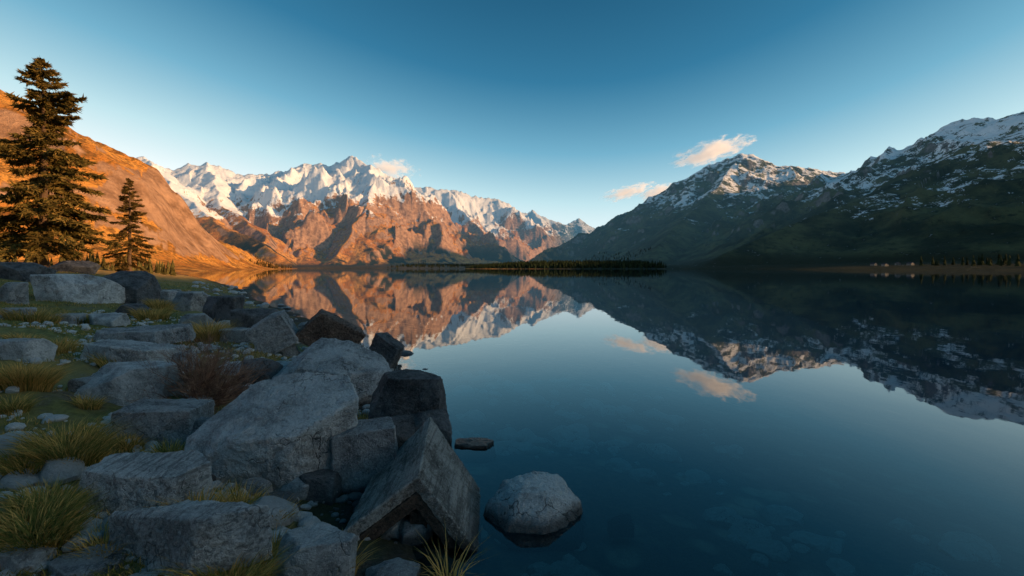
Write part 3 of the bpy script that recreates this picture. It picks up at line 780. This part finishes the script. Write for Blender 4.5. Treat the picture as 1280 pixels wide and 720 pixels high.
# ------------------------------------------------------------------ hamlet on the right shore
def house(x, y, w, d, h, yaw):
    z = gz(x, y)
    par = bpy.data.objects.new('stone_house', None); COL.objects.link(par); par.location = (x, y, z - .3); par.rotation_euler[2] = yaw
    def mk(nm, vs, fs, mat):
        me = bpy.data.meshes.new(nm); me.from_pydata(vs, [], fs); me.materials.append(mat)
        o = bpy.data.objects.new(nm, me); COL.objects.link(o); o.parent = par
    g = h + w * .35
    mk('walls', [(-w/2,-d/2,0),(w/2,-d/2,0),(w/2,d/2,0),(-w/2,d/2,0),(-w/2,-d/2,h),(w/2,-d/2,h),(w/2,d/2,h),(-w/2,d/2,h),(0,-d/2,g),(0,d/2,g)],
       [(0,1,5,8,4),(2,3,7,9,6),(1,2,6,5),(3,0,4,7)], M_WALL)
    e = .35
    mk('roof', [(-w/2-e,-d/2-e,h-.1),(0,-d/2-e,g+.12),(0,d/2+e,g+.12),(-w/2-e,d/2+e,h-.1),(w/2+e,-d/2-e,h-.1),(w/2+e,d/2+e,h-.1)],
       [(0,1,2,3),(1,4,5,2)], M_ROOF)
    q = []; fq = []
    for wx in (-w * .28, w * .12):
        i = len(q); q += [(wx, -d/2-.03, h*.35), (wx + w*.16, -d/2-.03, h*.35), (wx + w*.16, -d/2-.03, h*.7), (wx, -d/2-.03, h*.7)]; fq.append((i, i+1, i+2, i+3))
    mk('windows', q, fq, M_ROOF)
M_WALL, nt = newmat('pale_stone_wall'); finish(nt, (.20, .20, .19))
M_ROOF, nt = newmat('slate_roof'); finish(nt, (.05, .05, .055))
for (a, Yh, yaw) in [(1092, 470, .3), (1106, 440, .1), (1122, 455, -.4), (1138, 430, .2)]:
    house((a - 640) / F * Yh, Yh, 3.2, 4.2, 1.9, yaw)

# ------------------------------------------------------------------ clouds (real volumes)
def cloud(a, b, wpx, hpx, Y, seed, dens=.016, th=.27):
    X, _, Z = from_px(a, b, Y); W = wpx / F * Y / 2; Hh = hpx / F * Y / 2
    bm = bmesh.new(); bmesh.ops.create_icosphere(bm, subdivisions=3, radius=1)
    me = bpy.data.meshes.new('cloud'); bm.to_mesh(me); bm.free()
    ob = bpy.data.objects.new('cloud', me); COL.objects.link(ob); ob.location = (X, Y, Z); ob.scale = (W, W * .5, Hh)
    ob.rotation_euler[1] = -0.25 if seed != 3 else .2
    m, nt = newmat('cloud_volume')
    tc = N(nt, 'ShaderNodeTexCoord').outputs['Object']
    ln = N(nt, 'ShaderNodeVectorMath'); ln.operation = 'LENGTH'; L(nt, tc, ln.inputs[0])
    mp = N(nt, 'ShaderNodeMapping'); mp.inputs['Scale'].default_value = (1.7, .8, 1.1); mp.inputs['Location'].default_value = (seed * 3.1, seed, 0); L(nt, tc, mp.inputs[0])
    n = noise(nt, mp.outputs[0], 1.9, 5, .68, .3)
    v = math_(nt, 'SUBTRACT', n, math_(nt, 'MULTIPLY', ln.outputs['Value'], .34))
    dn = math_(nt, 'MULTIPLY', rampf(nt, v, th, th + .17), dens)
    vs = N(nt, 'ShaderNodeVolumePrincipled'); vs.inputs['Color'].default_value = (.98, .97, .96, 1); vs.inputs['Anisotropy'].default_value = 0
    vs.inputs['Emission Color'].default_value = (1, .74, .56, 1)      # stands for the multiple scattering inside the droplets
    L(nt, math_(nt, 'MULTIPLY', dn, .45), vs.inputs['Emission Strength'])
    L(nt, dn, vs.inputs['Density'])
    o = N(nt, 'ShaderNodeOutputMaterial'); L(nt, vs.outputs[0], o.inputs['Volume'])
    me.materials.append(m)
cloud(890, 189, 118, 34, 4600, 1, th=.25)
cloud(785, 240, 78, 20, 5200, 2, th=.25)
cloud(824, 240, 58, 20, 5200, 7, th=.2)
cloud(487, 210, 84, 34, 4000, 3)

# ------------------------------------------------------------------ light and sky
SUN_AZ = math.radians(103); SUN_EL = math.radians(13.0)
w = bpy.data.worlds.new('World'); scene.world = w; w.use_nodes = True
nt = w.node_tree; nt.nodes.clear()
sky = nt.nodes.new('ShaderNodeTexSky'); sky.sky_type = 'NISHITA'; sky.sun_disc = False
sky.sun_elevation = SUN_EL; sky.sun_rotation = SUN_AZ; sky.air_density = 1.0; sky.dust_density = 0.4; sky.ozone_density = 2.0
# grade the physical sky to the deep teal of the evening: sky brightness -> colour
sp = nt.nodes.new('ShaderNodeSeparateColor'); L(nt, sky.outputs[0], sp.inputs[0])
v = math_(nt, 'MULTIPLY', sp.outputs[1], .1)
cr = nt.nodes.new('ShaderNodeValToRGB'); L(nt, v, cr.inputs[0])
st = [(.07, (.009, .062, .125)), (.12, (.012, .088, .180)), (.18, (.038, .20, .355)), (.25, (.18, .45, .62)), (.34, (.55, .80, .87)), (.48, (1.1, 1.12, 1.1)), (.95, (2.9, 2.6, 2.2))]
sc_ = 2.9
el = cr.color_ramp.elements
while len(el) < len(st): el.new(.5)
for e_, (p_, c_) in zip(el, st): e_.position = p_; e_.color = (c_[0] / sc_, c_[1] / sc_, c_[2] / sc_, 1)
cs = nt.nodes.new('ShaderNodeVectorMath'); cs.operation = 'SCALE'; L(nt, cr.outputs[0], cs.inputs[0]); cs.inputs['Scale'].default_value = 10 * sc_
bg = nt.nodes.new('ShaderNodeBackground'); bg.inputs[1].default_value = 0.1
o = nt.nodes.new('ShaderNodeOutputWorld'); nt.links.new(cs.outputs[0], bg.inputs[0]); nt.links.new(bg.outputs[0], o.inputs[0])
sl = bpy.data.lights.new('sun', 'SUN'); sl.energy = 7.0; sl.angle = math.radians(.5); sl.color = (1, .56, .24)
so = bpy.data.objects.new('sun', sl); COL.objects.link(so)
dirv = Vector((math.sin(SUN_AZ) * math.cos(SUN_EL), math.cos(SUN_AZ) * math.cos(SUN_EL), math.sin(SUN_EL)))
so.rotation_euler = dirv.to_track_quat('Z', 'Y').to_euler(); so.location = (60, -20, 60)

cam = bpy.data.cameras.new('camera'); cam.lens = 18; cam.sensor_width = 36; cam.shift_y = -(360 - HOR) / 1280; cam.clip_end = 40000; cam.clip_start = .05
co = bpy.data.objects.new('camera', cam); COL.objects.link(co); co.location = (0, 0, CAM_H); co.rotation_euler = (math.radians(90), 0, 0)
scene.camera = co
scene.view_settings.view_transform = 'Standard'; scene.view_settings.look = 'None'; scene.view_settings.exposure = 0
